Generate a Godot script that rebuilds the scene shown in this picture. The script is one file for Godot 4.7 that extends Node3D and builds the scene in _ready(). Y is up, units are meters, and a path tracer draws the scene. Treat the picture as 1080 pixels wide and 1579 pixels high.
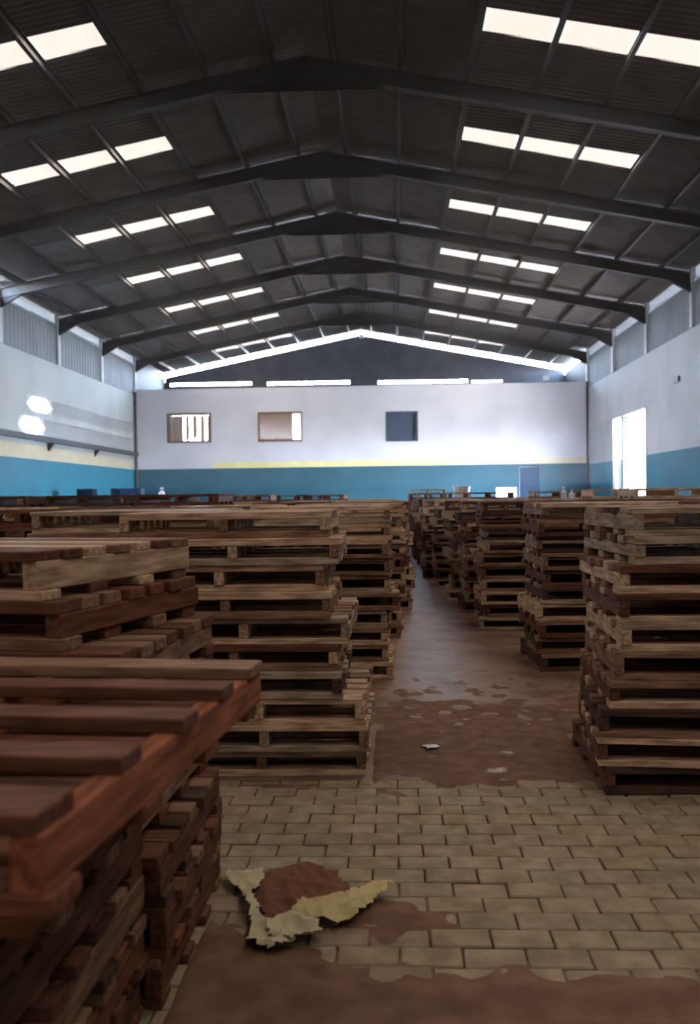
extends Node3D
# A storage hall seen from just inside its entrance: pallet stacks on both sides of a narrow aisle,
# a pitched sheet roof with translucent strips, a low office wall and a dark gable at the end.
# x right, y up, -z into the hall. Floor is y = 0.

const SKY_ENERGY := 3.9
const HAZE := 0.0018
const SUN_ENERGY := 5.0
const SKYLIGHT_RADIANCE := 1.75
const PANE_GLOW := 0.15
const EXPOSURE := 6.5

const XL := -11.2
const XR := 8.3
const RIDGE_X := -1.53
const RIDGE_Y := 9.6
const SLOPE := 0.197
const Z_FRONT := 6.0
const Z_OFFICE := -41.2
const Z_GABLE := -47.08
const BAY := 4.8
const PANE_Z := -15.07
const PANE_W := 0.78
const COURSE := [0.0, 0.57, 1.785, 3.0, 4.215, 5.43, 6.645, 7.86, 9.075]

var rng := RandomNumberGenerator.new()
var M := {}
var names := {}
var meshes := {}

# ------------------------------------------------------------------ helpers
func numbered(called: String) -> String:
	if not names.has(called):
		names[called] = 0
		return called
	names[called] += 1
	return "%s_%03d" % [called, names[called]]

func thing(called: String, label: String, category: String, at := Vector3.ZERO, turn := 0.0, group := "") -> Node3D:
	var o := Node3D.new()
	o.name = numbered(called)
	add_child(o, true)
	o.position = at
	o.rotation.y = turn
	return tag(o, label, category, group)

func tag(o: Node3D, label: String, category: String, group := "", kind := "") -> Node3D:
	o.set_meta("label", label)
	o.set_meta("category", category)
	if group:
		o.set_meta("group", group)
	if kind:
		o.set_meta("kind", kind)
	return o

func struct(called: String, label: String, category: String, at := Vector3.ZERO) -> Node3D:
	var o := thing(called, label, category, at)
	o.set_meta("kind", "structure")
	return o

func obj(called: String, mesh: Mesh, mat: Material, parent: Node3D = self, at := Vector3.ZERO) -> MeshInstance3D:
	var o := MeshInstance3D.new()
	o.mesh = mesh
	o.material_override = mat
	o.position = at
	o.name = numbered(called) if parent == self else called
	parent.add_child(o, true)
	return o

func begin() -> SurfaceTool:
	var st := SurfaceTool.new()
	st.begin(Mesh.PRIMITIVE_TRIANGLES)
	st.set_smooth_group(-1)
	return st

func done(st: SurfaceTool) -> ArrayMesh:
	st.generate_normals()
	return st.commit()

# a convex face, turned so that its front looks away from the centre c
func face(st: SurfaceTool, p: Array, c: Vector3) -> void:
	var n: Vector3 = (p[1] - p[0]).cross(p[2] - p[0])
	var m := Vector3.ZERO
	for q in p:
		m += q
	m /= p.size()
	var flip := n.dot(m - c) > 0.0   # clockwise faces are front
	for i in range(1, p.size() - 1):
		st.add_vertex(p[0])
		st.add_vertex(p[i + 1] if flip else p[i])
		st.add_vertex(p[i] if flip else p[i + 1])

func add_box(st: SurfaceTool, c: Vector3, s: Vector3, b := 0.0, basis := Basis()) -> void:
	var h := s / 2.0
	if b <= 0.0:
		for a in 3:
			for sg in [-1.0, 1.0]:
				var u := (a + 1) % 3
				var v := (a + 2) % 3
				var pts := []
				for k in [[-1, -1], [1, -1], [1, 1], [-1, 1]]:
					var q := Vector3.ZERO
					q[a] = h[a] * sg
					q[u] = h[u] * k[0]
					q[v] = h[v] * k[1]
					pts.append(c + basis * q)
				face(st, pts, c)
		return
	var corner := func(sx: float, sy: float, sz: float, a: int) -> Vector3:
		var q := Vector3(sx * (h.x - b), sy * (h.y - b), sz * (h.z - b))
		q[a] = [sx, sy, sz][a] * h[a]
		return c + basis * q
	for a in 3:
		var u := (a + 1) % 3
		var v := (a + 2) % 3
		for sg in [-1.0, 1.0]:
			var pts := []
			for k in [[-1, -1], [1, -1], [1, 1], [-1, 1]]:
				var g := [0.0, 0.0, 0.0]
				g[a] = sg
				g[u] = float(k[0])
				g[v] = float(k[1])
				pts.append(corner.call(g[0], g[1], g[2], a))
			face(st, pts, c)
		for su in [-1.0, 1.0]:
			for sv in [-1.0, 1.0]:
				var pts := []
				for e in [[-1.0, u], [1.0, u], [1.0, v], [-1.0, v]]:
					var g := [0.0, 0.0, 0.0]
					g[a] = e[0]
					g[u] = su
					g[v] = sv
					pts.append(corner.call(g[0], g[1], g[2], e[1]))
				face(st, pts, c)
	for sx in [-1.0, 1.0]:
		for sy in [-1.0, 1.0]:
			for sz in [-1.0, 1.0]:
				face(st, [corner.call(sx, sy, sz, 0), corner.call(sx, sy, sz, 1), corner.call(sx, sy, sz, 2)], c)

# a solid between two polygons of equal count (a prism, a frustum)
func add_loft(st: SurfaceTool, a: Array, b: Array) -> void:
	var c := Vector3.ZERO
	for q in a + b:
		c += q
	c /= a.size() * 2
	face(st, a, c)
	face(st, b, c)
	for i in a.size():
		var j := (i + 1) % a.size()
		face(st, [a[i], a[j], b[j], b[i]], c)

func ring(c: Vector3, axis: Vector3, r: float, n: int, squash := 1.0) -> Array:
	var u := axis.cross(Vector3(0.31, 0.9, 0.2)).normalized()
	if absf(axis.normalized().y) > 0.9:
		u = Vector3.RIGHT
	var v := axis.normalized().cross(u).normalized()
	var out := []
	for i in n:
		var t := TAU * (i + 0.5) / n
		out.append(c + u * cos(t) * r + v * sin(t) * r * squash)
	return out

func add_tube(st: SurfaceTool, a: Vector3, b: Vector3, ra: float, rb := -1.0, n := 10) -> void:
	add_loft(st, ring(a, b - a, ra, n), ring(b, b - a, ra if rb < 0.0 else rb, n))

func box_mesh(s: Vector3, b := 0.0) -> ArrayMesh:
	var key := "%s/%.4f" % [s, b]
	if not meshes.has(key):
		var st := begin()
		add_box(st, Vector3.ZERO, s, b)
		meshes[key] = done(st)
	return meshes[key]

func block(called: String, lo: Vector3, hi: Vector3, mat: Material, parent: Node3D, b := 0.0) -> MeshInstance3D:
	return obj(called, box_mesh(hi - lo, b), mat, parent, (lo + hi) / 2.0 - (Vector3.ZERO if parent != self else Vector3.ZERO))

# a flat slab with rectangular openings, as boxes round them. axis: 0 for a wall across x, 2 across z, 1 a floor
func add_pierced(st: SurfaceTool, axis: int, at0: float, at1: float, u0: float, u1: float, v0: float, v1: float, holes: Array) -> void:
	var us := [u0, u1]
	var vs := [v0, v1]
	for h in holes:
		for k in [h[0], h[1]]:
			if k > u0 and k < u1 and not us.has(k):
				us.append(k)
		for k in [h[2], h[3]]:
			if k > v0 and k < v1 and not vs.has(k):
				vs.append(k)
	us.sort()
	vs.sort()
	for j in vs.size() - 1:
		var run := u0
		for i in us.size():
			var solid := false
			if i < us.size() - 1:
				solid = true
				var cu: float = (us[i] + us[i + 1]) / 2.0
				var cv: float = (vs[j] + vs[j + 1]) / 2.0
				for h in holes:
					if cu > h[0] and cu < h[1] and cv > h[2] and cv < h[3]:
						solid = false
			if not solid:
				if us[i] > run:
					var lo := Vector3.ZERO
					var hi := Vector3.ZERO
					lo[axis] = at0
					hi[axis] = at1
					var ua := 2 if axis == 0 else 0
					var va := 2 if axis == 1 else 1
					lo[ua] = run
					hi[ua] = us[i]
					lo[va] = vs[j]
					hi[va] = vs[j + 1]
					add_box(st, (lo + hi) / 2.0, hi - lo)
				if i < us.size() - 1:
					run = us[i + 1]

func noise_tex(sd: int, freq: float, colors: Array, oct := 4, size := 512, stretch := Vector2.ONE) -> NoiseTexture2D:
	var n := FastNoiseLite.new()
	n.seed = sd
	n.frequency = freq
	n.fractal_octaves = oct
	var t := NoiseTexture2D.new()
	t.width = size
	t.height = size
	t.seamless = true
	t.noise = n
	var g := Gradient.new()
	var offs := PackedFloat32Array()
	var cols := PackedColorArray()
	for i in colors.size():
		offs.append(0.2 + 0.6 * float(i) / maxf(1.0, colors.size() - 1))
		cols.append(colors[i])
	g.offsets = offs
	g.colors = cols
	t.color_ramp = g
	return t

func mat(called: String, c: Color, rough := 0.85, tex: Texture2D = null, scale := Vector3.ONE, spec := 0.4) -> StandardMaterial3D:
	var m := StandardMaterial3D.new()
	m.resource_name = called
	m.albedo_color = c
	m.roughness = rough
	m.metallic_specular = spec
	if tex:
		m.albedo_texture = tex
		m.uv1_triplanar = true
		m.uv1_world_triplanar = true
		m.uv1_scale = scale
	M[called] = m
	return m

func roof_y(x: float) -> float:
	return RIDGE_Y - SLOPE * absf(x - RIDGE_X)

# ------------------------------------------------------------------ materials
func materials() -> void:
	var grain := noise_tex(3, 0.02, [Color(0.68, 0.65, 0.63), Color(0.86, 0.84, 0.82), Color(1, 1, 1)], 5)
	var blotch := noise_tex(11, 0.012, [Color(0.84, 0.83, 0.82), Color(0.93, 0.93, 0.92), Color(1, 1, 1)], 5)
	var tones := {
		"tan": Color(0.85, 0.73, 0.62), "grey": Color(0.71, 0.64, 0.57),
		"brown": Color(0.60, 0.47, 0.39), "red": Color(0.45, 0.29, 0.22), "dark": Color(0.35, 0.26, 0.21), "rust": Color(0.52, 0.33, 0.24), "orange": Color(0.66, 0.40, 0.28)}
	for k in tones:
		mat("wood_" + k + "_x", tones[k], 0.85, grain, Vector3(0.35, 3.0, 3.0))
		mat("wood_" + k + "_z", tones[k].darkened(0.06), 0.88, grain, Vector3(3.0, 3.0, 0.35))
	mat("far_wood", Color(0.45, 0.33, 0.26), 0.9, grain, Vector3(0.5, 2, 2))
	var plaster := noise_tex(21, 0.006, [Color(0.94, 0.94, 0.945), Color(0.97, 0.97, 0.975), Color(1, 1, 1)], 4)
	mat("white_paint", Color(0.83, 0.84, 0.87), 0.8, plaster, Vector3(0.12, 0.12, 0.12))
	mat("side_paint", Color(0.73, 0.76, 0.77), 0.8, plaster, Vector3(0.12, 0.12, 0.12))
	mat("teal_paint", Color(0.16, 0.45, 0.54), 0.55, plaster, Vector3(0.2, 0.2, 0.2))
	mat("blue_paint", Color(0.185, 0.355, 0.41), 0.6, plaster, Vector3(0.2, 0.2, 0.2))
	mat("yellow_paint", Color(0.90, 0.87, 0.62), 0.7, plaster, Vector3(0.3, 0.3, 0.3))
	mat("cream_paint", Color(0.86, 0.82, 0.70), 0.7, plaster, Vector3(0.3, 0.3, 0.3))
	mat("roof_sheet", Color(0.345, 0.33, 0.32), 0.75, blotch, Vector3(0.2, 0.2, 0.2))
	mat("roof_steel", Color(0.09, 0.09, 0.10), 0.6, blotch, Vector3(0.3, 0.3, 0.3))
	mat("gable_sheet", Color(0.33, 0.35, 0.40), 0.7, blotch, Vector3(0.15, 0.15, 0.15))
	var cl := mat("clerestory_sheet", Color(0.50, 0.53, 0.55), 0.7, plaster, Vector3(0.2, 0.2, 0.2))
	cl.backlight_enabled = true
	cl.backlight = Color(0.02, 0.021, 0.022)
	var es := mat("eave_strip", Color(0.72, 0.72, 0.72), 0.7)
	es.backlight_enabled = true
	es.backlight = Color(0.4, 0.4, 0.4)
	mat("column_paint", Color(0.80, 0.83, 0.85), 0.7, plaster, Vector3(0.3, 0.3, 0.3))
	mat("dirty_pane", Color(0.30, 0.31, 0.32), 0.6, blotch, Vector3(0.3, 0.3, 0.3))
	var pane := mat("lit_pane", Color(0.85, 0.83, 0.8), 0.5)
	pane.emission_enabled = true
	pane.emission = Color(1.0, 0.945, 0.90)
	pane.emission_energy_multiplier = PANE_GLOW
	var soil := noise_tex(31, 0.01, [Color(0.44, 0.33, 0.28), Color(0.49, 0.39, 0.34), Color(0.55, 0.46, 0.42), Color(0.52, 0.40, 0.33)], 5, 1024)
	mat("floor_dust", Color(0.95, 0.91, 0.90), 0.52, soil, Vector3(0.16, 0.16, 0.16), 0.5)
	var earth := noise_tex(35, 0.02, [Color(0.40, 0.29, 0.24), Color(0.44, 0.33, 0.275), Color(0.48, 0.37, 0.31)], 5)
	mat("soil", Color(1, 1, 1), 0.95, earth, Vector3(0.6, 0.6, 0.6))
	mat("joint_sand", Color(0.40, 0.33, 0.26), 1.0)
	var stone := noise_tex(41, 0.02, [Color(0.84, 0.82, 0.78), Color(0.93, 0.91, 0.88), Color(1, 1, 0.98)], 5)
	var pv := [Color(0.61, 0.555, 0.48), Color(0.60, 0.56, 0.49), Color(0.63, 0.56, 0.50), Color(0.58, 0.53, 0.46), Color(0.61, 0.55, 0.47)]
	for i in pv.size():
		mat("paver_%d" % i, pv[i], 0.85, stone, Vector3(0.7, 0.7, 0.7))
	mat("outside_ground", Color(0.62, 0.58, 0.52), 0.95, blotch, Vector3(0.05, 0.05, 0.05))
	mat("window_wood", Color(0.46, 0.36, 0.30), 0.7)
	mat("curtain", Color(0.66, 0.55, 0.47), 0.95)
	mat("blind", Color(0.62, 0.51, 0.44), 0.9)
	mat("dark_glass", Color(0.25, 0.30, 0.38), 0.3)
	mat("navy_steel", Color(0.13, 0.22, 0.32), 0.6)
	mat("locker_steel", Color(0.14, 0.22, 0.33), 0.5)
	mat("pipe_steel", Color(0.22, 0.23, 0.25), 0.5)
	mat("white_plastic", Color(0.86, 0.90, 0.93), 0.45)
	mat("bag_paper", Color(0.74, 0.68, 0.50), 0.9)
	mat("bag_white", Color(0.74, 0.70, 0.58), 0.9)
	mat("bag_brown", Color(0.44, 0.30, 0.23), 0.95)
	mat("door_frame", Color(0.72, 0.72, 0.70), 0.7)
	mat("mullion_paint", Color(0.17, 0.17, 0.165), 0.8)
	mat("pale_blue_steel", Color(0.80, 0.91, 1.0), 0.6)
	mat("far_concrete", Color(0.55, 0.53, 0.52), 0.9)
	var glass := StandardMaterial3D.new()
	glass.resource_name = "clear_glass"
	glass.albedo_color = Color(0.9, 0.95, 1.0, 0.08)
	glass.roughness = 0.05
	glass.transparency = BaseMaterial3D.TRANSPARENCY_ALPHA
	M["clear_glass"] = glass

# ------------------------------------------------------------------ camera, sky
func camera_and_sky() -> void:
	var cam := Camera3D.new()
	cam.name = "camera"
	cam.fov = rad_to_deg(2.0 * atan(789.5 / 1483.6))
	cam.basis = Basis(Vector3.UP, 0.0459) * Basis(Vector3.RIGHT, -0.0155) * Basis(Vector3.BACK, -0.0133)
	cam.position = Vector3(0, 1.45, 0)
	cam.near = 0.05
	cam.far = 500.0
	var lens := CameraAttributesPhysical.new()
	lens.frustum_focal_length = 12.0 * 1483.6 / 789.5
	lens.frustum_focus_distance = 5.5
	lens.frustum_near = 0.05
	lens.frustum_far = 500.0
	lens.exposure_aperture = 2.0
	cam.attributes = lens
	add_child(cam)
	cam.current = true
	var env := Environment.new()
	env.background_mode = Environment.BG_SKY
	var sky := Sky.new()
	var sm := ProceduralSkyMaterial.new()
	sm.sky_top_color = Color(0.72, 0.83, 0.98)
	sm.sky_horizon_color = Color(0.89, 0.945, 1.0)
	sm.ground_bottom_color = Color(0.55, 0.52, 0.48)
	sm.ground_horizon_color = Color(0.80, 0.80, 0.80)
	sm.sky_energy_multiplier = SKY_ENERGY
	sm.ground_energy_multiplier = SKY_ENERGY
	sky.sky_material = sm
	env.sky = sky
	env.tonemap_mode = Environment.TONE_MAPPER_LINEAR
	env.tonemap_exposure = EXPOSURE
	env.volumetric_fog_enabled = true
	env.volumetric_fog_density = 0.0
	env.sdfgi_enabled = true
	env.ssao_enabled = true
	env.ssil_enabled = true
	var sun := DirectionalLight3D.new()
	sun.name = "sun"
	sun.light_color = Color(1.0, 0.93, 0.82)
	sun.light_energy = SUN_ENERGY
	sun.light_angular_distance = 1.0
	sun.shadow_enabled = true
	sun.sky_mode = DirectionalLight3D.SKY_MODE_LIGHT_ONLY
	sun.basis = Basis.looking_at(Vector3(0.0, -0.85, -0.6).normalized())
	add_child(sun)
	var we := WorldEnvironment.new()
	we.name = "environment"
	we.environment = env
	add_child(we)

# ------------------------------------------------------------------ roof
func slope_point(side: float, u: float, z: float, lift := 0.0) -> Vector3:
	var n := Vector3(side * SLOPE, 1, 0).normalized()
	return Vector3(RIDGE_X + side * u, RIDGE_Y - SLOPE * u, z) + n * lift

func sheet_mesh(side: float, u0: float, u1: float, width: float) -> ArrayMesh:
	var key := "sheet%.0f_%.3f_%.3f" % [side, u1 - u0, width]
	if meshes.has(key):
		return meshes[key]
	var st := SurfaceTool.new()
	st.begin(Mesh.PRIMITIVE_TRIANGLES)
	var n := maxi(2, int(round(width / 0.04)))
	var over := 0.05
	for i in n + 1:
		var z := -width / 2.0 + width * i / n
		var l := 0.018 * sin(TAU * z / 0.16)
		for k in 2:
			var u := (-(u1 - u0) / 2.0 - over) if k == 0 else ((u1 - u0) / 2.0 + over)
			var nrm := Vector3(side * SLOPE, 1, 0).normalized()
			st.add_vertex(Vector3(side * u, -SLOPE * u, z) + nrm * (l + (0.014 if k == 1 else 0.0)))
	for i in n:
		var a := i * 2
		if side > 0:
			for q in [a, a + 3, a + 1, a, a + 2, a + 3]:
				st.add_index(q)
		else:
			for q in [a, a + 1, a + 3, a, a + 3, a + 2]:
				st.add_index(q)
	st.generate_normals()
	meshes[key] = st.commit()
	return meshes[key]

func roof() -> void:
	var c := struct("ceiling", "dark corrugated sheet roof on purlins, pitched over the whole hall", "ceiling")
	for side in [-1.0, 1.0]:
		var u_end: float = (XR + 0.12 - RIDGE_X) if side > 0 else (RIDGE_X - XL + 0.12)
		for b in 11:
			var zc := PANE_Z - PANE_W / 2.0 - BAY * (b - 4)       # middle of this bay
			var z0 := zc + BAY / 2.0
			var z1 := zc - BAY / 2.0
			if b == 10:
				z1 = Z_GABLE
			for k in COURSE.size():
				var u0: float = COURSE[k]
				var u1: float = COURSE[k + 1] if k + 1 < COURSE.size() else u_end
				var lit: bool = k >= 3 and k <= 5
				var dim: bool = k == 6 and side < 0 and (b == 6 or b == 7)
				var spans := [[z0, z1]]
				if lit or dim:
					spans = [[z0, zc + PANE_W / 2.0 + 0.04], [zc - PANE_W / 2.0 - 0.04, z1]]
				for s in spans:
					obj("roof_sheet", sheet_mesh(side, u0, u1, s[0] - s[1] + 0.08), M.roof_sheet, c, slope_point(side, (u0 + u1) / 2.0, (s[0] + s[1]) / 2.0))
				if dim:
					var o := obj("dirty_pane", box_mesh(Vector3(1.23, 0.02, PANE_W + 0.06)), M.dirty_pane, c, slope_point(side, (u0 + u1) / 2.0, zc, -0.01))
					o.rotation.z = -side * atan(SLOPE)
					o.set_meta("label", "grimy translucent roof pane")
		for k in range(1, COURSE.size()):
			var st := begin()
			var u: float = COURSE[k]
			var rot := Basis(Vector3.BACK, -side * atan(SLOPE))
			add_box(st, Vector3.ZERO, Vector3(0.016, 0.13, Z_FRONT - Z_GABLE), 0, rot)
			add_box(st, rot * Vector3(0.03, 0.065, 0), Vector3(0.06, 0.012, Z_FRONT - Z_GABLE), 0, rot)
			add_box(st, rot * Vector3(-0.03, -0.065, 0), Vector3(0.06, 0.012, Z_FRONT - Z_GABLE), 0, rot)
			obj("purlin", done(st), M.roof_steel, c, slope_point(side, u, (Z_FRONT + Z_GABLE) / 2.0, -0.105))
	var rc := begin()
	for side in [-1.0, 1.0]:
		add_loft(rc, [slope_point(side, 0.0, Z_FRONT, 0.03), slope_point(side, 0.3, Z_FRONT, 0.03), slope_point(side, 0.3, Z_FRONT, 0.045), slope_point(side, 0.0, Z_FRONT, 0.045)],
			[slope_point(side, 0.0, Z_GABLE, 0.03), slope_point(side, 0.3, Z_GABLE, 0.03), slope_point(side, 0.3, Z_GABLE, 0.045), slope_point(side, 0.0, Z_GABLE, 0.045)])
	obj("ridge_cap", done(rc), M.roof_sheet, c)
	skylights()

func haze() -> void:
	var fm := FogMaterial.new()
	fm.density = HAZE
	fm.albedo = Color(0.95, 0.95, 0.97)
	var fog := FogVolume.new()
	fog.name = "dust_haze"
	fog.shape = RenderingServer.FOG_VOLUME_SHAPE_BOX
	fog.size = Vector3(XR - XL, 8.0, Z_FRONT - Z_GABLE)
	fog.position = Vector3((XR + XL) / 2, 5.8, (Z_FRONT + Z_GABLE) / 2)
	fog.material = fm
	add_child(fog)
	tag(fog, "thin dusty haze hanging in the air of the whole hall", "haze", "", "stuff")

func skylights() -> void:
	var number := ["nearest", "second", "third", "fourth", "fifth", "sixth", "farthest"]
	var w := 1
	for side in [-1.0, 1.0]:
		for b in 11:
			var zc := PANE_Z - PANE_W / 2.0 - BAY * (b - 4)
			var word := "behind the entrance side of the hall, unseen bay %d" % b
			if b >= 4:
				word = "%s of seven up the hall" % number[b - 4]
			else:
				word = "over the entrance, bay %s" % ["one", "two", "three", "four"][b]
			var strip := struct("window_%d" % w, "bright three-pane roof skylight on the %s slope, %s" % ["right" if side > 0 else "left", word], "skylight", slope_point(side, 4.8225, zc))
			w += 1
			for k in 3:
				var off := (k - 1) * 1.215
				var p := Vector3(side * off, -SLOPE * off, 0)
				var rot := Basis(Vector3.BACK, -side * atan(SLOPE))
				var o := obj("pane", box_mesh(Vector3(1.19, 0.012, PANE_W + 0.14)), M.lit_pane, strip, p + rot * Vector3(0, 0.026, 0))
				o.basis = rot
				var st := begin()      # the purlin-side laps between panes
				add_box(st, Vector3(side * 0.61, -0.012, 0), Vector3(0.06, 0.03, PANE_W + 0.1))
				if k < 2:
					var lap := obj("lap_strip", done(st), M.roof_steel, strip, p)
					lap.basis = rot
				var al := AreaLight3D.new()
				al.name = "daylight"
				al.area_size = Vector2(1.17, PANE_W)
				al.area_normalize_energy = false
				al.light_energy = SKYLIGHT_RADIANCE / PI
				al.light_color = Color(1.0, 0.93, 0.855)
				al.area_range = 80.0
				al.area_attenuation = 2.0
				al.shadow_enabled = true
				al.basis = rot * Basis(Vector3.RIGHT, -PI / 2)
				al.position = p + rot * Vector3(0, -0.02, 0)
				strip.add_child(al, true)

func frames() -> void:
	var order := ["at the office wall", "first before the office wall", "second before the office wall", "third before the office wall", "fourth before the office wall", "fifth before the office wall", "sixth before the office wall", "seventh before the office wall", "over the entrance", "behind the entrance"]
	for k in 10:
		var z := -41.5 + BAY * k
		var f := thing("portal_frame", "dark steel roof frame with pale columns, %s" % order[k], "roof frame", Vector3(RIDGE_X, 0, z), 0.0, "roof frames")
		for side in [-1.0, 1.0]:
			var wall_u: float = (XR - RIDGE_X) if side > 0 else (RIDGE_X - XL)
			var st := begin()
			for part in [[-0.18, 0.09, 0.014], [-0.32, 0.008, 0.26], [-0.46, 0.09, 0.014]]:
				var a := []
				var b := []
				for q in [[-1, -1], [1, -1], [1, 1], [-1, 1]]:
					a.append(Vector3(0, RIDGE_Y + part[0] + q[1] * part[2] / 2.0, q[0] * part[1]))
					b.append(Vector3(side * (wall_u - 0.02), RIDGE_Y - SLOPE * (wall_u - 0.02) + part[0] + q[1] * part[2] / 2.0, q[0] * part[1]))
				add_loft(st, a, b)
			obj("rafter", done(st), M.roof_steel, f)
			var cs := begin()
			var top := RIDGE_Y - SLOPE * (wall_u - 0.1) - 0.47
			var head := RIDGE_Y - SLOPE * wall_u - 0.03
			add_box(cs, Vector3(side * (wall_u + 0.04), (head + 6.0) / 2.0, 0), Vector3(0.16, head - 6.0, 0.26), 0.012)
			obj("column", done(cs), M.column_paint, f)
			var ks := begin()
			add_loft(ks, [Vector3(side * (wall_u - 0.02), top + 0.0, -0.06), Vector3(side * (wall_u - 0.7), top + 0.13, -0.06), Vector3(side * (wall_u - 0.02), top - 0.25, -0.06)],
				[Vector3(side * (wall_u - 0.02), top + 0.0, 0.06), Vector3(side * (wall_u - 0.7), top + 0.13, 0.06), Vector3(side * (wall_u - 0.02), top - 0.25, 0.06)])
			obj("knee_bracket", done(ks), M.roof_steel, f)
		var h := begin()
		var y := RIDGE_Y - 0.46
		add_loft(h, [Vector3(-1.5, y - SLOPE * 1.5, -0.07), Vector3(0, y, -0.07), Vector3(1.5, y - SLOPE * 1.5, -0.07), Vector3(0.45, y - 0.2, -0.07), Vector3(-0.45, y - 0.2, -0.07)],
			[Vector3(-1.5, y - SLOPE * 1.5, 0.07), Vector3(0, y, 0.07), Vector3(1.5, y - SLOPE * 1.5, 0.07), Vector3(0.45, y - 0.2, 0.07), Vector3(-0.45, y - 0.2, 0.07)])
		obj("ridge_haunch", done(h), M.roof_steel, f)

# ------------------------------------------------------------------ walls
func wall_bands(parent: Node3D, axis: int, a0: float, a1: float, u0: float, u1: float, bands: Array, holes: Array) -> void:
	for b in bands:
		var st := begin()
		add_pierced(st, axis, a0, a1, u0, u1, b[1], b[2], holes)
		obj(b[0], done(st), b[3], parent)

func walls() -> void:
	# right wall with the loading door between two frames
	var r := struct("wall_right", "white wall with blue lower band, pierced by the bright loading door", "wall")
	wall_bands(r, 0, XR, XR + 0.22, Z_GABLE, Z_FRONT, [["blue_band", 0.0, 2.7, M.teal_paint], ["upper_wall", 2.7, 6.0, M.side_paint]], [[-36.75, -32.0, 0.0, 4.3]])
	var l := struct("wall_left", "white wall with cream stripe and teal lower band beside the stacks", "wall")
	var vents := [[-31.25, -29.1, 4.28, 4.74], [-30.5, -28.4, 3.56, 4.08]]
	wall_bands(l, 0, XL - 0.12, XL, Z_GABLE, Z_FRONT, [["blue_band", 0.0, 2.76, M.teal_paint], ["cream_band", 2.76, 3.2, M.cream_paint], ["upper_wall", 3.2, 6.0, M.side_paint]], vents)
	# clerestory: one sheet per bay, with an open slot of daylight above it
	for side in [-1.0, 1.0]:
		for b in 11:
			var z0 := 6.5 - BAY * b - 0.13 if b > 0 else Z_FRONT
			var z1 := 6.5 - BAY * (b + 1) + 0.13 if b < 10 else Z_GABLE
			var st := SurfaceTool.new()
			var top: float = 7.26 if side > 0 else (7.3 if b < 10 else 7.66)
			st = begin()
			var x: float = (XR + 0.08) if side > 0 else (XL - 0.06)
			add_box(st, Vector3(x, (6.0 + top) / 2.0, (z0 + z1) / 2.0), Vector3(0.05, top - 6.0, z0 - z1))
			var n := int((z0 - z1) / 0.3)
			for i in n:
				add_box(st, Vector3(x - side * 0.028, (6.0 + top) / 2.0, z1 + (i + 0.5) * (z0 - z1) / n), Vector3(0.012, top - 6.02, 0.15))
			obj("clerestory_sheet", done(st), M.roof_steel if b == 10 else M.clerestory_sheet, r if side > 0 else l)  # last bay takes a darker colour, standing in for the shade at the gable
			var rl := begin()
			add_box(rl, Vector3(x, top + 0.03, (z0 + z1) / 2.0), Vector3(0.12, 0.06, z0 - z1))
			obj("clerestory_rail", done(rl), M.column_paint, r if side > 0 else l)
	# entrance wall behind the camera, with its gateway
	for side in [-1.0, 1.0]:
		for b in 10:
			if side < 0 and b == 6:
				continue
			var z0 := 6.5 - BAY * b - 0.13 if b > 0 else Z_FRONT
			var z1 := 6.5 - BAY * (b + 1) + 0.13
			var x: float = (XR + 0.08) if side > 0 else (XL - 0.06)
			obj("eave_strip", box_mesh(Vector3(0.02, 0.36, z0 - z1)), M.eave_strip, r if side > 0 else l, Vector3(x, 7.47 if side > 0 else 7.5, (z0 + z1) / 2.0))
	var e := struct("wall_entrance", "plain white wall behind the paved floor", "wall")
	var st2 := begin()
	add_pierced(st2, 2, Z_FRONT - 0.2, Z_FRONT, XL - 0.12, XR + 0.22, 0.0, 7.5, [])
	add_loft(st2, [Vector3(XL, 7.5, Z_FRONT - 0.2), Vector3(RIDGE_X, RIDGE_Y, Z_FRONT - 0.2), Vector3(XR, 7.5, Z_FRONT - 0.2)], [Vector3(XL, 7.5, Z_FRONT), Vector3(RIDGE_X, RIDGE_Y, Z_FRONT), Vector3(XR, 7.5, Z_FRONT)])
	obj("entrance_panel", done(st2), M.white_paint, e)
	# office wall across the hall
	var o := struct("wall_office", "pale office wall with yellow stripe and blue band at the hall's end", "wall")
	var holes := [[-9.76, -7.83, 3.88, 5.16], [-5.81, -3.9, 3.87, 5.15], [-0.31, 1.06, 3.8, 5.08], [4.33, 5.22, 0.0, 1.78], [5.34, 6.18, 0.0, 2.66]]
	wall_bands(o, 2, Z_OFFICE - 0.2, Z_OFFICE, XL, XR, [["blue_band", 0.0, 2.76, M.blue_paint]], holes)
	wall_bands(o, 2, Z_OFFICE - 0.2, Z_OFFICE, XL, -7.76, [["pale_band", 2.76, 3.02, M.white_paint]], [])
	wall_bands(o, 2, Z_OFFICE - 0.2, Z_OFFICE, -7.76, 3.2, [["yellow_band", 2.76, 3.02, M.yellow_paint]], [])
	wall_bands(o, 2, Z_OFFICE - 0.2, Z_OFFICE, 3.2, XR, [["cream_band", 2.76, 3.02, M.cream_paint]], [])
	wall_bands(o, 2, Z_OFFICE - 0.2, Z_OFFICE, XL, XR, [["upper_wall", 3.02, 6.2, M.white_paint]], holes)
	obj("office_ceiling", box_mesh(Vector3(XR - XL, 0.12, 5.5)), M.roof_steel, o, Vector3((XL + XR) / 2, 6.08, -44.2))
	for x in [-7.0, 2.8, 4.05, 6.4]:
		obj("office_partition", box_mesh(Vector3(0.1, 6.0, 5.5)), M.white_paint, o, Vector3(x, 3.0, -44.2))
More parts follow.
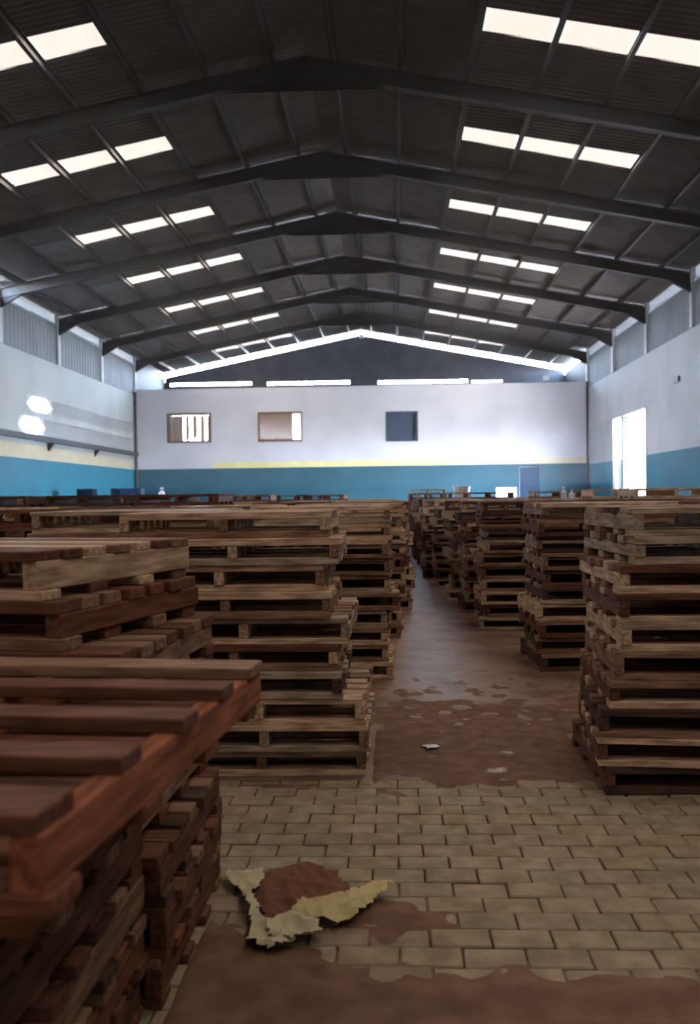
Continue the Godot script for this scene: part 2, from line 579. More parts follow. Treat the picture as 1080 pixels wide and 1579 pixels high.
	obj("passage_wall", box_mesh(Vector3(0.08, 6.0, 5.5)), M.white_paint, o, Vector3(5.28 + 0.6, 3.0, -44.2 - 0.1))
	# gable: dark sheet with low louvred slots and a slit of daylight under the roof
	var g := struct("wall_gable", "dark sheeted gable above the office wall, edged by slits of daylight", "wall")
	var slots := [[-10.97, -6.92, 7.02, 7.18], [-6.15, -2.08, 6.99, 7.15], [-0.71, 3.66, 6.95, 7.11], [3.85, 5.32, 6.93, 7.04]]
	var gh := slots + [[-10.9, -9.0, 4.2, 5.7], [-6.6, -4.2, 4.2, 5.6], [4.5, 5.75, 0.0, 2.1]]
	var gs := begin()
	var gt := 7.24
	add_pierced(gs, 2, Z_GABLE - 0.1, Z_GABLE, XL - 0.12, XR + 0.2, 0.0, gt, gh)
	obj("lower_sheet", done(gs), M.gable_sheet, g)
	for side in [-1.0, 1.0]:
		var wu: float = (XR - RIDGE_X) if side > 0 else (RIDGE_X - XL)
		var gap := 0.25
		var us := minf(wu, (RIDGE_Y - gap - gt) / SLOPE)
		var a := [Vector3(RIDGE_X, gt, Z_GABLE), Vector3(RIDGE_X, RIDGE_Y - gap, Z_GABLE), Vector3(RIDGE_X + side * us, RIDGE_Y - gap - SLOPE * us, Z_GABLE)]
		if us >= wu:
			a.append(Vector3(RIDGE_X + side * us, gt, Z_GABLE))
		var b := []
		for q in a:
			b.append(q - Vector3(0, 0, 0.1))
		var ps := begin()
		add_loft(ps, a, b)
		obj("upper_sheet", done(ps), M.gable_sheet, g)
	for s in slots:
		var ls := begin()
		var n := int((s[1] - s[0]) / 0.3)
		for i in n:
			add_box(ls, Vector3(s[0] + (i + 0.5) * (s[1] - s[0]) / n, (s[2] + s[3]) / 2, Z_GABLE - 0.04), Vector3(0.05, s[3] - s[2], 0.04))
		var lv := obj("slot_louvre", done(ls), M.column_paint, g)
		lv.set_meta("kind", "stuff")
	# things beyond the walls
	var gr := struct("ground_outside", "pale bare ground outside the hall", "ground")
	var os := begin()
	add_pierced(os, 1, -0.4, -0.12, -90, 90, -140, 60, [])
	obj("yard", done(os), M.outside_ground, gr)

func openings() -> void:
	# loading door in the right wall
	var d := struct("door_1", "tall bright loading door in the white side wall, near the blue band", "door")
	var st := begin()
	for z in [-36.72, -32.03]:
		add_box(st, Vector3(XR + 0.1, 2.15, z), Vector3(0.26, 4.3, 0.08))
	add_box(st, Vector3(XR + 0.1, 4.28, -34.375), Vector3(0.26, 0.08, 4.7))
	obj("door_frame", done(st), M.door_frame, d)
	obj("mullion", box_mesh(Vector3(0.26, 4.24, 0.2), 0.01), M.mullion_paint, d, Vector3(XR + 0.1, 2.12, -35.3))
	obj("door_leaf", box_mesh(Vector3(0.05, 2.7, 1.2), 0.01), M.pale_blue_steel, d, Vector3(XR + 0.16, 1.37, -36.05))
	# dark door and lit passage in the office wall
	var k := struct("door_2", "dark navy door in the blue band of the office wall", "door")
	obj("door_leaf", box_mesh(Vector3(0.8, 2.62, 0.06), 0.006), M.navy_steel, k, Vector3(5.76, 1.31, Z_OFFICE - 0.06))
	var hs := begin()
	add_tube(hs, Vector3(6.06, 1.05, Z_OFFICE - 0.03), Vector3(6.06, 1.05, Z_OFFICE + 0.03), 0.02)
	add_tube(hs, Vector3(6.06, 1.05, Z_OFFICE + 0.03), Vector3(5.94, 1.05, Z_OFFICE + 0.03), 0.012)
	obj("handle", done(hs), M.pipe_steel, k)
	var p := struct("door_3", "low open doorway glowing with daylight beside the dark navy door", "door")
	var fs := begin()
	for x in [4.35, 5.2]:
		add_box(fs, Vector3(x, 0.88, Z_OFFICE - 0.08), Vector3(0.05, 1.76, 0.22))
	add_box(fs, Vector3(4.775, 1.76, Z_OFFICE - 0.08), Vector3(0.9, 0.05, 0.22))
	obj("door_frame", done(fs), M.door_frame, p)
	# office windows
	var wn := [["window_101", "timber window with hanging curtains and light behind, near the hall corner", -9.76, -7.83, 3.88, 5.16],
		["window_102", "timber window closed by a beige blind, bright at one edge", -5.81, -3.9, 3.87, 5.15],
		["window_103", "dark slate-grey window pane on the pale office wall", -0.31, 1.06, 3.8, 5.08]]
	for i in 3:
		var w = wn[i]
		var n := struct(w[0], w[1], "window")
		var f := begin()
		var t := 0.09
		for x in [w[2] + t / 2, w[3] - t / 2]:
			add_box(f, Vector3(x, (w[4] + w[5]) / 2, Z_OFFICE - 0.08), Vector3(t, w[5] - w[4], 0.2))
		for y in [w[4] + t / 2, w[5] - t / 2]:
			add_box(f, Vector3((w[2] + w[3]) / 2, y, Z_OFFICE - 0.08), Vector3(w[3] - w[2] - 2 * t, t, 0.2))
		obj("window_frame", done(f), M.dark_glass if i == 2 else M.window_wood, n)
		obj("pane", box_mesh(Vector3(w[3] - w[2] - 2 * t, w[5] - w[4] - 2 * t, 0.01)), M.dark_glass if i == 2 else M.clear_glass, n, Vector3((w[2] + w[3]) / 2, (w[4] + w[5]) / 2, Z_OFFICE - 0.12))
		if i == 0:
			for s in [[-9.67, -9.1, 0.0], [-8.98, -8.84, 0.0], [-8.66, -8.5, 0.12], [-8.33, -8.18, 0.0], [-8.03, -7.93, 0.0]]:
				var cs := begin()
				var folds := maxi(1, int((s[1] - s[0]) / 0.1))
				for q in folds:
					add_tube(cs, Vector3(s[0] + (q + 0.5) * (s[1] - s[0]) / folds, w[4] + 0.1 + s[2], Z_OFFICE - 0.2), Vector3(s[0] + (q + 0.5) * (s[1] - s[0]) / folds, w[5] - 0.1, Z_OFFICE - 0.2), (s[1] - s[0]) / folds * 0.62, -1.0, 8)
				obj("curtain", done(cs), M.curtain, n)
		elif i == 1:
			for q in 14:
				obj("blind_slat", box_mesh(Vector3(1.42, 0.078, 0.02), 0.004), M.blind, n, Vector3(-5.0, w[4] + 0.13 + q * 0.079, Z_OFFICE - 0.05))
	# arched-looking openings high in the left wall
	for i in 2:
		var v: Array = [[-31.25, -29.1, 4.28, 4.74], [-30.5, -28.4, 3.56, 4.08]][i]
		var n := struct("window_%d" % (104 + i), ["upper bright opening in the white wall above the dark rail", "lower bright opening in the white wall, just above the dark rail"][i], "window")
		obj("pane", box_mesh(Vector3(0.012, v[3] - v[2], v[1] - v[0])), M.clear_glass, n, Vector3(XL - 0.08, (v[2] + v[3]) / 2, (v[0] + v[1]) / 2))
		var fr := begin()
		for c in [[v[0], v[2]], [v[0], v[3]], [v[1], v[2]], [v[1], v[3]]]:
			var sz: float = 0.5 if c[0] == v[0] else -0.5
			var sy: float = 0.2 if c[1] == v[2] else -0.26
			add_loft(fr, [Vector3(XL - 0.1, c[1], c[0]), Vector3(XL - 0.1, c[1] + sy, c[0]), Vector3(XL - 0.1, c[1], c[0] + sz)], [Vector3(XL - 0.02, c[1], c[0]), Vector3(XL - 0.02, c[1] + sy, c[0]), Vector3(XL - 0.02, c[1], c[0] + sz)])
		obj("corner_plate", done(fr), M.white_paint, n)

# ------------------------------------------------------------------ floor
func floor_and_pavers() -> void:
	var f := struct("floor", "dusty red-brown concrete floor with a paved patch at the entrance", "floor")
	var st := begin()
	var px0 := -1.3
	var px1 := 2.9
	var pz0 := -4.9
	var pz1 := -1.2
	add_pierced(st, 1, -0.25, 0.0, XL - 0.1, XR + 0.2, Z_GABLE - 0.1, Z_FRONT, [[px0, px1, pz0, pz1]])
	obj("dusty_slab", done(st), M.floor_dust, f)
	obj("sand_bed", box_mesh(Vector3(px1 - px0, 0.2, pz1 - pz0)), M.joint_sand, f, Vector3((px0 + px1) / 2, -0.115, (pz0 + pz1) / 2))
	var w := 0.2
	var d := 0.13
	var rest := begin()
	var single := 0
	var shapes := []
	for i in 4:
		shapes.append(box_mesh(Vector3(w - 0.006 - 0.001 * (i % 2), 0.06, d - 0.005 - 0.001 * (i / 2)), 0.005))
	var rows := int((pz1 - pz0) / d)
	for j in rows:
		var z := pz0 + (j + 0.5) * d
		var n := int((px1 - px0) / w) - 1
		for i in n:
			var x := px0 + 0.1 + (i + 0.5 + (0.5 if j % 2 else 0.0)) * w
			var seen_x: bool = x > -0.95 and x < (540.0 / 1483.6 * -z) + 0.12 - 0.046 * -z + 0.05
			var y := -0.03 + rng.randf_range(-0.004, 0.004)
			var turn := rng.randf_range(-0.015, 0.015)
			if seen_x and z < -2.45 and single < 300:
				var o := obj("paver", shapes[rng.randi() % 4], M["paver_%d" % (rng.randi() % 5)], f, Vector3(x, y, z))
				o.rotation = Vector3(rng.randf_range(-0.01, 0.01), turn, rng.randf_range(-0.01, 0.01))
				single += 1
			else:
				add_box(rest, Vector3(x, y, z), Vector3(w - 0.008, 0.06, d - 0.008), 0.006, Basis(Vector3.UP, turn))
	var ro := obj("paver_field", done(rest), M.paver_0, f)
	ro.set_meta("kind", "stuff")

# loose soil lying over the pavers: a height field that dips under them where there is none
func soil_patch(label: String, x0: float, x1: float, z0: float, z1: float, cell: float, rise: Callable) -> void:
	var st := SurfaceTool.new()
	st.begin(Mesh.PRIMITIVE_TRIANGLES)
	var nx := int((x1 - x0) / cell)
	var nz := int((z1 - z0) / cell)
	for j in nz + 1:
		for i in nx + 1:
			var x := x0 + i * cell
			var z := z0 + j * cell
			var edge := minf(minf(i, nx - i), minf(j, nz - j))
			var y: float = rise.call(x, z)
			st.add_vertex(Vector3(x, -0.02 if edge < 1 else clampf(y, -0.02, 0.03), z))
	for j in nz:
		for i in nx:
			var a := j * (nx + 1) + i
			for q in [a, a + 1, a + nx + 2, a, a + nx + 2, a + nx + 1]:
				st.add_index(q)
	st.generate_normals()
	var o := obj("loose_soil", st.commit(), M.soil)
	tag(o, label, "soil", "", "stuff")

func soil() -> void:
	var n := FastNoiseLite.new()
	n.seed = 5
	n.frequency = 3.5
	n.fractal_octaves = 4
	soil_patch("loose dark red soil over the pavers at the bottom edge", -0.7, 1.6, -3.35, -1.4, 0.025, func(x: float, z: float) -> float:
		var line := -2.93 + 0.02 * x - 0.55 * maxf(0.0, -0.05 - x)
		if x < -0.66:
			return -0.02
		return 0.016 * clampf((z - line) / 0.12, -1.0, 1.0) + 0.014 * n.get_noise_2d(x, z) - 0.003)
	soil_patch("loose red soil along the far edge of the pavers", -1.5, 2.9, -8.0, -4.5, 0.03, func(x: float, z: float) -> float:
		var line := -4.86 - 0.05 * sin(x * 3.0)
		if z < -4.82 and z > -6.06 and x < -0.14 or z < -4.62 and z > -5.85 and x > 1.035 or z < -6.0 and z > -7.2 and x < -1.08 or z < -7.5 and (x < 0.05 or x > 0.95):
			return -0.02
		var cover := clampf((line - z) / 0.12, -1.0, 1.0) * clampf((z + 6.9) / 1.1, -0.8, 0.9)
		return 0.010 * cover + 0.016 * n.get_noise_2d(x * 0.9, z * 0.9) - 0.0005)
	soil_patch("small heap of brown soil beside the torn bag", -0.45, 0.35, -3.75, -3.0, 0.02, func(x: float, z: float) -> float:
		var r := Vector2((x + 0.08) / 0.2, (z + 3.32) / 0.16).length()
		return 0.02 * clampf(1.0 - r, -1.0, 1.0) + 0.012 * n.get_noise_2d(x * 1.5, z * 1.5 + 9.0))

# ------------------------------------------------------------------ pallets
# stringer pallet: three stringers run in z, deck boards run in x. Origin at the middle of its underside.
func pallet(label: String, tone: String, at: Vector3, turn: float, w := 1.1, l := 1.0, h := 0.138, boards := 7) -> Node3D:
	var t := thing("pallet", label, "pallet", at, turn, "wooden pallets")
	var b: float = [0.03, 0.034, 0.038][rng.randi() % 3]
	var sh := h - 2 * b
	var tones: Array = {"tan": ["tan", "tan", "grey", "tan", "brown"], "grey": ["grey", "brown", "grey", "dark"], "red": ["red", "red", "brown", "rust"], "rust": ["rust", "rust", "red"], "dark": ["dark", "brown", "red"], "brown": ["brown", "brown", "tan", "red"]}[tone]
	for s in 3:
		var x := (s - 1) * (w - 0.05) / 2.0 + rng.randf_range(-0.006, 0.006)
		obj("stringer", box_mesh(Vector3(0.05, sh, l), 0.003), M["wood_" + tones[rng.randi() % tones.size()] + "_z"], t, Vector3(x, b + sh / 2.0, rng.randf_range(-0.01, 0.01)))
	for k in boards:
		var wide: float = 0.13 if k == 0 or k == boards - 1 else 0.1
		var z := -l / 2.0 + wide / 2.0 + (l - wide) * k / (boards - 1.0)
		var o := obj("deck_board", box_mesh(Vector3(w + 0.01 * (k % 3), b, wide), 0.003), M["wood_" + tones[rng.randi() % tones.size()] + "_x"], t, Vector3(rng.randf_range(-0.012, 0.012), h - b / 2.0, z))
		o.rotation.y = rng.randf_range(-0.008, 0.008)
	for k in 4:
		var z := -l / 2.0 + 0.055 + (l - 0.11) * k / 3.0
		obj("base_board", box_mesh(Vector3(w + 0.01 * (k % 2), b, 0.1), 0.003), M["wood_" + tones[rng.randi() % tones.size()] + "_x"], t, Vector3(rng.randf_range(-0.012, 0.012), b / 2.0, z))
	return t

func far_pallet_mesh() -> ArrayMesh:
	if not meshes.has("far_pallet"):
		var st := begin()
		for s in 3:
			add_box(st, Vector3((s - 1) * 0.525, 0.069, 0), Vector3(0.05, 0.074, 1.0))
		for k in 7:
			add_box(st, Vector3(0, 0.122, -0.45 + 0.15 * k), Vector3(1.1, 0.032, 0.1))
		for k in 4:
			add_box(st, Vector3(0, 0.016, -0.45 + 0.3 * k), Vector3(1.1, 0.032, 0.1))
		meshes["far_pallet"] = done(st)
	return meshes["far_pallet"]

const NTH := ["lowest", "second from the floor", "third from the floor", "fourth from the floor", "fifth from the floor", "sixth from the floor", "seventh from the floor", "eighth from the floor", "ninth from the floor", "tenth from the floor"]
const ROW := ["first", "second", "third", "fourth", "fifth", "sixth", "seventh", "eighth", "ninth", "tenth", "eleventh", "twelfth", "thirteenth", "fourteenth", "fifteenth", "sixteenth"]

func layer_label(tone: String, k: int, n: int, where: String) -> String:
	var word: String = {"tan": "tan", "grey": "grey-brown", "red": "reddish", "rust": "rust-brown", "dark": "dark brown", "brown": "brown"}[tone]
	return "%s pallet, %s in the %s" % [word, "topmost" if k == n - 1 else NTH[k], where]

func near_stacks() -> void:
	# front of the camera on the left: low stack with its top pallet pushed out, taller skewed stack behind it
	for k in 7:
		var x := -0.71 - 0.55 + rng.randf_range(-0.02, 0.02)
		var turn := rng.randf_range(-0.02, 0.03)
		var tone: String = ["dark", "red", "dark", "red", "dark", "red", "rust"][k]
		var z := -2.1
		var l := 1.1
		if k == 6:
			x = -0.43 - 0.55
			z = -1.99
			turn = -0.1
			l = 1.28
			tone = "red"
		elif k == 5:
			x = -0.62 - 0.55
			turn = 0.0
		var made := pallet(layer_label(tone, k, 7, "low stack in the near corner"), tone, Vector3(x, 0.145 * k, z), turn, 1.1, l, 0.145, 5 if k == 6 else 7)
		if k == 6:
			for q in made.get_children():
				if String(q.name).begins_with("stringer"):
					(q as MeshInstance3D).material_override = M.wood_orange_z  # brighter orange stands in for light falling on the side of this pallet
				elif String(q.name).begins_with("base"):
					(q as MeshInstance3D).material_override = M.wood_rust_x
	var lt := [0.0, 0.01, 0.0, -0.04, -0.08, -0.1, -0.1, -0.24, -0.28]
	var lx := [-0.67, -0.665, -0.675, -0.72, -0.72, -0.7, -0.69, -0.75, -0.78]
	for k in 9:
		var tone: String = ["red", "red", "dark", "red", "brown", "red", "red", "red", "brown"][k]
		var c := Vector3(lx[k] + 0.0, 0.145 * k, -3.6) + Basis(Vector3.UP, lt[k]) * Vector3(-0.55, 0, 0.46)
		pallet(layer_label(tone, k, 9, "skewed reddish stack behind the low one"), tone, c, lt[k], 1.1, 0.92, 0.145)
	var tx := [-0.17, -0.145, -0.16, -0.27, -0.29, -0.24, -0.33, -0.37, -0.29, -0.34]
	for k in 10:
		var tone: String = ["tan", "tan", "tan", "grey", "brown", "tan", "brown", "tan", "tan", "tan"][k]
		pallet(layer_label(tone, k, 10, "tan stack left of the aisle mouth"), tone, Vector3(tx[k] - 0.55, 0.138 * k, -5.44 + rng.randf_range(-0.03, 0.03)), rng.randf_range(-0.03, 0.02))
	for k in 10:
		var tone: String = ["brown", "red", "brown", "grey", "tan", "brown", "red", "tan", "brown", "tan"][k]
		pallet(layer_label(tone, k, 10, "stack half hidden behind the tan one"), tone, Vector3(-1.75 + rng.randf_range(-0.03, 0.03), 0.138 * k, -6.6), rng.randf_range(-0.03, 0.03), 1.2)
	var rx := [1.0, 0.96, 0.97, 1.02, 1.05, 1.075, 1.07, 1.08, 1.15, 1.145]
	var rt := [-0.03, -0.1, -0.1, -0.05, -0.06, -0.03, -0.02, 0.0, 0.05, 0.04]
	for k in 10:
		var tone: String = ["dark", "brown", "dark", "brown", "brown", "tan", "brown", "brown", "grey", "grey"][k]
		var c := Vector3(rx[k], 0.138 * k, -4.66) + Basis(Vector3.UP, rt[k]) * Vector3(0.575, 0, -0.5)
		pallet(layer_label(tone, k, 10, "large stack right of the aisle mouth"), tone, c, rt[k], 1.15)

var deep := []      # transforms of pallets hidden deep in the field
var count_single := 46

func far_top(label: String, at: Vector3, turn: float, tone: String) -> void:
	var o := obj("pallet", far_pallet_mesh(), M["wood_" + tone + "_x"], self, at)
	o.rotation.y = turn
	tag(o, label, "pallet", "wooden pallets")
	count_single += 1

func field() -> void:
	var left := [[-7.6, -0.03, 10], [-9.9, 0.08, 10], [-12.3, 0.2, 10], [-14.3, 0.19, 10], [-16.2, 0.2, 10], [-18.1, 0.12, 10], [-20.0, 0.08, 10], [-21.8, 0.04, 10], [-23.6, -0.02, 10], [-25.4, -0.1, 10], [-27.2, -0.16, 10], [-29.2, -0.24, 10]]
	var right := [[-7.95, 1.19, 10], [-10.35, 0.94, 10], [-11.9, 0.84, 10], [-13.4, 0.77, 10], [-15.2, 0.65, 10], [-17.0, 0.54, 10], [-18.6, 0.5, 10], [-20.3, 0.47, 11], [-22.0, 0.44, 10], [-23.8, 0.44, 10], [-25.6, 0.44, 11], [-27.4, 0.44, 11], [-29.6, 0.46, 12]]
	var tone_left := ["tan", "brown", "tan", "grey", "brown", "tan", "red", "brown", "tan", "tan"]
	var tone_right := ["dark", "grey", "dark", "tan", "grey", "dark", "brown", "grey", "dark", "brown"]
	for side in 2:
		var rows: Array = left if side == 0 else right
		for r in rows.size():
			var row: Array = rows[r]
			var sg := -1.0 if side == 0 else 1.0
			var name_side := "left" if side == 0 else "right"
			var n_singles := 10 if r < 7 else 4
			for k in row[2]:
				var at := Vector3(row[1] + sg * 0.55 + rng.randf_range(-0.045, 0.045), 0.138 * k, row[0] - 0.5 + rng.randf_range(-0.03, 0.03))
				var turn := rng.randf_range(-0.05, 0.05)
				var tone: String = (tone_left if side == 0 else tone_right)[(k + r) % 10]
				var where := "%s stack along the aisle's %s edge" % [ROW[r + 1], name_side]
				if r < 3:
					pallet(layer_label(tone, k, row[2], where), tone, at, turn)
					count_single += 1
				elif k >= row[2] - n_singles:
					far_top(layer_label(tone, mini(k, 9), row[2], where) if k < 10 else "%s pallet, %s in the %s" % [tone, "topmost" if k == row[2] - 1 else "one below the top", where], at, turn, tone)
				else:
					deep.append([at, turn])
	# the columns of stacks away from the aisle: their tops show as a field at eye level
	for r in 12:
		for c in range(1, 9):
			for side in 2:
				var rows: Array = left if side == 0 else right
				if side == 1 and c > 5 or side == 0 and c > 7:
					continue
				var sg := -1.0 if side == 0 else 1.0
				var x: float = rows[r][1] + sg * (0.55 + 1.24 * c + rng.randf_range(-0.04, 0.04))
				if x < XL + 0.95 or x > XR - 0.8:
					continue
				var z: float = rows[r][0] - 0.5 + rng.randf_range(-0.25, 0.25)
				var n := 10 + (1 if rng.randf() < 0.2 and r > 1 else 0) - (1 if rng.randf() < 0.2 else 0)
				if r == 11 or (side == 1 and r == 2 and c == 1):
					n = 10
				for k in n:
					var at := Vector3(x + rng.randf_range(-0.03, 0.03), 0.138 * k, z)
					var turn := rng.randf_range(-0.04, 0.04)
					if k == n - 1 and count_single < 298 and absf(x - 0.3) < 0.45 * -z:
						far_top("topmost pallet, stack %s from the aisle, row %s, %s side" % [ROW[c], ["two", "three", "four", "five", "six", "seven", "eight", "nine", "ten", "eleven", "twelve", "thirteen"][r], "left" if side == 0 else "right"], at, turn, ["red", "dark", "brown", "tan"][rng.randi() % 4])
					else:
						deep.append([at, turn])
	var all := begin()
	for d in deep:
		all.append_from(far_pallet_mesh(), 0, Transform3D(Basis(Vector3.UP, d[1]), d[0]))
	var o := obj("stacked_pallets", all.commit(), M.far_wood)
	tag(o, "mass of brown pallets stacked below the tops deep in the hall", "pallets", "", "stuff")

# ------------------------------------------------------------------ smaller things
func crumple(called: String, poly: Array, mat_: Material, parent: Node3D, lift: float, high: float, sd: int, cell := 0.012) -> void:
	var n := FastNoiseLite.new()
	n.seed = sd
	n.frequency = 5.0
	n.fractal_octaves = 2
	n.fractal_type = FastNoiseLite.FRACTAL_RIDGED
	var pg := PackedVector2Array()
	var lo := Vector2(9, 9)
	var hi := Vector2(-9, -9)
	for i in poly.size():
		var a: Vector2 = poly[i]
		var b: Vector2 = poly[(i + 1) % poly.size()]
		for t in 5:
			var p := a.lerp(b, t / 5.0)
			pg.append(p + Vector2(n.get_noise_2d(p.x * 5.0, p.y * 5.0), n.get_noise_2d(p.y * 5.0, p.x * 5.0)) * 0.014)
			lo = lo.min(p)
			hi = hi.max(p)
	lo -= Vector2(0.02, 0.02)
	hi += Vector2(0.02, 0.02)
	var nx := int((hi.x - lo.x) / cell) + 1
	var nz := int((hi.y - lo.y) / cell) + 1
	var st := SurfaceTool.new()
	st.begin(Mesh.PRIMITIVE_TRIANGLES)
	var height := func(p: Vector2) -> float:
		return lift + high * (0.5 + 0.5 * n.get_noise_2d(p.x, p.y))
	for j in nz:
		for i in nx:
			var q := lo + Vector2(i, j) * cell
			if not Geometry2D.is_point_in_polygon(q + Vector2(cell, cell) / 2, pg):
				continue
			var c := []
			for d in [Vector2(0, 0), Vector2(cell, 0), Vector2(cell, cell), Vector2(0, cell)]:
				var p: Vector2 = q + d
				c.append(Vector3(p.x, height.call(p), p.y))
			for layer in 2:      # top and underside, 2 mm apart
				var dy := Vector3(0, -0.002 * layer, 0)
				for k in ([0, 1, 2, 0, 2, 3] if layer == 0 else [0, 2, 1, 0, 3, 2]):
					st.add_vertex(c[k] + dy)
	st.index()
	st.generate_normals()
	obj(called, st.commit(), mat_, parent)

func small_things() -> void:
	# torn bag on the pavers: pixel outline turned into floor positions by hand
	var bag := thing("torn_bag", "torn pale paper sack with brown lining, crumpled on the pavers", "sack", Vector3(-0.37, 0.0, -3.33))
	crumple("outer_paper", [Vector2(-0.29, -0.30), Vector2(-0.18, -0.32), Vector2(-0.11, -0.2), Vector2(-0.15, -0.06), Vector2(-0.08, 0.12), Vector2(0.04, 0.28), Vector2(-0.03, 0.34), Vector2(-0.12, 0.3), Vector2(-0.14, 0.1), Vector2(-0.2, -0.1), Vector2(-0.28, -0.22)], M.bag_white, bag, 0.012, 0.05, 2)
	crumple("brown_lining", [Vector2(-0.1, -0.34), Vector2(0.0, -0.36), Vector2(0.13, -0.28), Vector2(0.19, -0.13), Vector2(0.16, -0.05), Vector2(0.03, -0.03), Vector2(-0.01, 0.12), Vector2(-0.08, 0.13), Vector2(-0.16, -0.05), Vector2(-0.14, -0.22)], M.bag_brown, bag, 0.008, 0.045, 7)
	crumple("paper_flap", [Vector2(0.02, -0.03), Vector2(0.17, -0.05), Vector2(0.26, -0.15), Vector2(0.34, -0.17), Vector2(0.31, -0.06), Vector2(0.22, 0.1), Vector2(0.16, 0.17), Vector2(0.05, 0.13), Vector2(0.0, 0.1)], M.bag_paper, bag, 0.02, 0.04, 12)
	crumple("paper_scrap", [Vector2(-0.08, 0.14), Vector2(0.02, 0.1), Vector2(0.1, 0.16), Vector2(0.13, 0.24), Vector2(0.04, 0.29), Vector2(-0.06, 0.27)], M.bag_white, bag, 0.01, 0.05, 19)
	var sc := thing("paper_scrap", "small white paper scrap lying alone on the aisle floor", "litter", Vector3(0.19, 0.0, -5.5))
	crumple("sheet", [Vector2(-0.05, -0.03), Vector2(0.03, -0.04), Vector2(0.06, 0.02), Vector2(-0.02, 0.04)], M.white_plastic, sc, 0.004, 0.025, 4)
	# dark rail along the left wall, with brackets; pipe in the corner
	var rail := thing("wall_rail", "dark steel rail running along the white wall above the cream stripe", "rail", Vector3(XL, 3.42, 0))
	var st := begin()
	add_box(st, Vector3(0.16, 0, -20.5), Vector3(0.12, 0.16, 41.2))
	obj("beam", done(st), M.pipe_steel, rail)
	for k in 8:
		var bs := begin()
		var z := -35.6 + 4.8 * k
		add_loft(bs, [Vector3(0.02, -0.09, z - 0.05), Vector3(0.2, -0.09, z - 0.05), Vector3(0.02, -0.34, z - 0.05)], [Vector3(0.02, -0.09, z + 0.05), Vector3(0.2, -0.09, z + 0.05), Vector3(0.02, -0.34, z + 0.05)])
		obj("bracket", done(bs), M.pipe_steel, rail)
	var pipe := thing("drain_pipe", "dark downpipe in the corner where side wall meets office wall", "pipe", Vector3(XL + 0.1, 0, Z_OFFICE + 0.1))
	var ps := begin()
	add_tube(ps, Vector3(0, 0.0, 0), Vector3(0, 6.1, 0), 0.055, -1, 12)
	obj("tube", done(ps), M.pipe_steel, pipe)
	for y in [1.5, 3.4, 5.6]:
		var cl := begin()
		add_tube(cl, Vector3(0, y, 0), Vector3(0, y + 0.06, 0), 0.072, -1, 12)
		obj("clip", done(cl), M.roof_steel, pipe)
	var pr := thing("corner_pipe", "dark downpipe in the other corner, beside the loading door wall", "pipe", Vector3(XR - 0.1, 0, Z_OFFICE + 0.1))
	var ps2 := begin()
	add_tube(ps2, Vector3(0, 0.0, 0), Vector3(0, 6.2, 0), 0.05, -1, 12)
	obj("tube", done(ps2), M.pipe_steel, pr)
	# blue steel lockers behind the last stacks on the left
	var lk := [[-10.2, 0.55, "wide dark blue locker standing alone by the side wall"], [-9.24, 0.2, "narrow dark blue post cabinet between the two lockers"], [-8.68, 0.7, "widest dark blue locker, next to the small white sack"]]
	for q in lk:
		var t := thing("locker", q[2], "locker", Vector3(q[0], 0, -31.6), 0.0, "blue lockers")
		obj("body", box_mesh(Vector3(q[1], 1.84, 0.5), 0.012), M.locker_steel, t, Vector3(0, 0.92, 0))
		obj("door", box_mesh(Vector3(q[1] - 0.05, 1.72, 0.02), 0.004), M.navy_steel, t, Vector3(0, 0.93, 0.262))
		obj("handle", box_mesh(Vector3(0.025, 0.16, 0.03), 0.005), M.pipe_steel, t, Vector3(q[1] / 2 - 0.07, 1.0, 0.285))
	# white sack on a stack top, white tub on another
	var sk := thing("white_sack", "small tied white sack standing upright beside the widest blue locker", "sack", Vector3(-7.23, 1.38, -29.7))
	var prof := [[0.0, 0.13], [0.06, 0.16], [0.18, 0.14], [0.28, 0.09], [0.36, 0.035], [0.42, 0.06], [0.45, 0.05]]
	var ss := begin()
	for i in prof.size() - 1:
		add_loft(ss, ring(Vector3(0, prof[i][0], 0), Vector3.UP, prof[i][1], 12, 0.8), ring(Vector3(0, prof[i + 1][0], 0), Vector3.UP, prof[i + 1][1], 12, 0.8))
	obj("cloth", done(ss), M.white_plastic, sk)
	var ts := begin()
	add_tube(ts, Vector3(0, 0.345, 0), Vector3(0, 0.375, 0), 0.045, -1, 12)
	obj("tie", done(ts), M.bag_brown, sk)
	var tb := thing("plastic_tub", "pale blue-white plastic tub on a stack before the office wall", "tub", Vector3(1.95, 1.38, -27.9))
	var us := begin()
	var out_ := [ring(Vector3.ZERO, Vector3.UP, 0.19, 20), ring(Vector3(0, 0.33, 0), Vector3.UP, 0.26, 20)]
	var inn := [ring(Vector3(0, 0.03, 0), Vector3.UP, 0.175, 20), ring(Vector3(0, 0.33, 0), Vector3.UP, 0.245, 20)]
	for i in 20:
		var j := (i + 1) % 20
		face(us, [out_[0][i], out_[0][j], out_[1][j], out_[1][i]], Vector3(0, 0.16, 0))
		face(us, [out_[1][i], out_[1][j], inn[1][j], inn[1][i]], Vector3(0, 0.1, 0))
		face(us, [inn[0][i], inn[0][j], inn[1][j], inn[1][i]], (inn[0][i] + Vector3(0, 0.15, 0)) * 3.0)
	face(us, out_[0], Vector3(0, 0.16, 0))
	face(us, inn[0], Vector3(0, -0.1, 0))
	obj("shell", done(us), M.white_plastic, tb)
	var rs := begin()
	for i in 20:
		var a := TAU * i / 20.0
		var b := TAU * (i + 1) / 20.0
		add_tube(rs, Vector3(cos(a), 0, sin(a)) * 0.262 + Vector3(0, 0.33, 0), Vector3(cos(b), 0, sin(b)) * 0.262 + Vector3(0, 0.33, 0), 0.014, -1, 6)
	obj("rim", done(rs), M.white_plastic, tb)
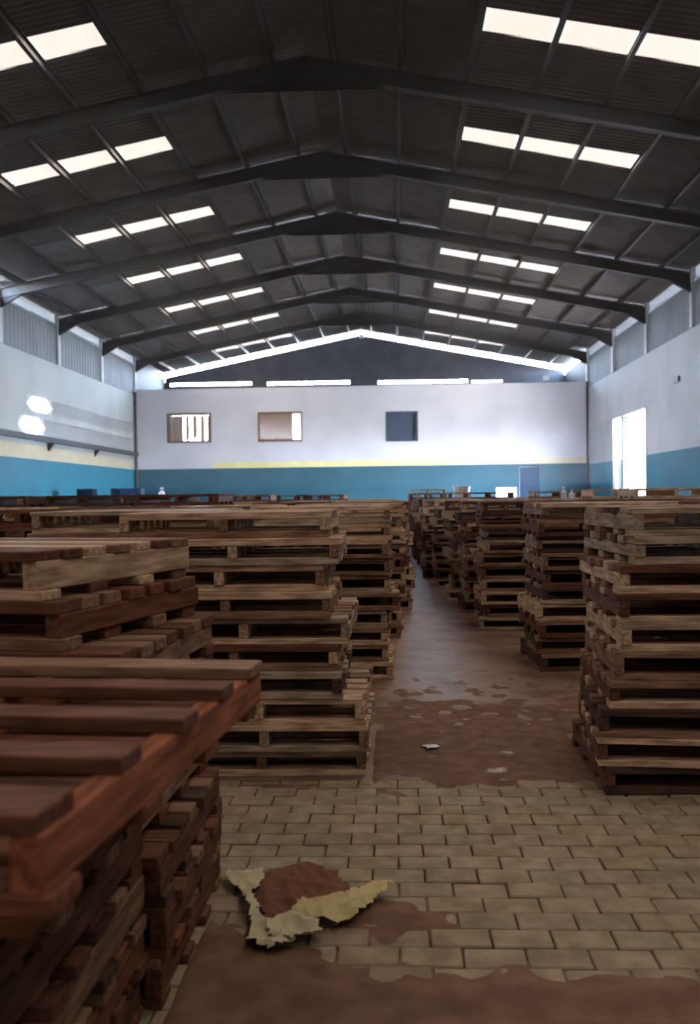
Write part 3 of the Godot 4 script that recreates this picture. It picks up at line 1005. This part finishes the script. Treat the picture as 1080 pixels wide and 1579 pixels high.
	for i in 2:
		var bo := thing("plastic_bottle", ["taller small white plastic bottle on a stack top right of the aisle", "shorter small white plastic bottle on a stack top right of the aisle"][i], "bottle", Vector3(2.13 + 0.12 * i, 1.38, -12.2 - 0.1 * i), 0.0, "white bottles")
		var hh := 0.15 - 0.04 * i
		var bs := begin()
		var pf := [[0.0, 0.03], [0.01, 0.035], [hh * 0.65, 0.035], [hh * 0.85, 0.014], [hh, 0.014]]
		for q in pf.size() - 1:
			add_loft(bs, ring(Vector3(0, pf[q][0], 0), Vector3.UP, pf[q][1], 12), ring(Vector3(0, pf[q + 1][0], 0), Vector3.UP, pf[q + 1][1], 12))
		obj("body", done(bs), M.white_plastic, bo)
		var cp := begin()
		add_tube(cp, Vector3(0, hh, 0), Vector3(0, hh + 0.02, 0), 0.017, -1, 12)
		obj("cap", done(cp), M.white_plastic, bo)
	var ws := thing("paper_scrap", "tiny white scrap caught between boards of the large right-hand stack", "litter", Vector3(1.28, 0.728, -4.74))
	crumple("sheet", [Vector2(-0.03, -0.02), Vector2(0.02, -0.03), Vector2(0.035, 0.01), Vector2(-0.015, 0.025)], M.white_plastic, ws, 0.004, 0.02, 14, 0.008)
	# small lamps under the gable and on the office wall's top
	var lamp := thing("flood_lamp", "small white lamp body under the ridge of the dark gable", "lamp", Vector3(-1.48, 9.0, Z_GABLE + 0.02))
	var l1 := begin()
	add_box(l1, Vector3(0, 0.28, 0.12), Vector3(0.24, 0.18, 0.12), 0.015, Basis(Vector3.RIGHT, 0.4))
	obj("housing", done(l1), M.white_plastic, lamp)
	obj("bracket", box_mesh(Vector3(0.06, 0.06, 0.1)), M.pipe_steel, lamp, Vector3(0, 0.3, 0.05))
	var l2 := thing("wall_lamp", "small white fitting on the top edge of the office wall", "lamp", Vector3(6.54, 6.2, Z_OFFICE - 0.1))
	obj("housing", box_mesh(Vector3(0.26, 0.2, 0.14), 0.015), M.white_plastic, l2, Vector3(0, 0.2, 0))
	obj("stand", box_mesh(Vector3(0.05, 0.12, 0.05)), M.pipe_steel, l2, Vector3(0, 0.06, 0))
	var l3 := thing("wall_vent", "small grey vent cover high on the white wall before the loading door", "vent", Vector3(XR - 0.03, 4.75, -28.5))
	obj("cover", box_mesh(Vector3(0.05, 0.16, 0.5), 0.01), M.pipe_steel, l3)

func _ready() -> void:
	rng.seed = 7
	camera_and_sky()
	materials()
	roof()
	walls()
	openings()
	floor_and_pavers()
	frames()
	near_stacks()
	field()
	soil()
	small_things()
	haze()
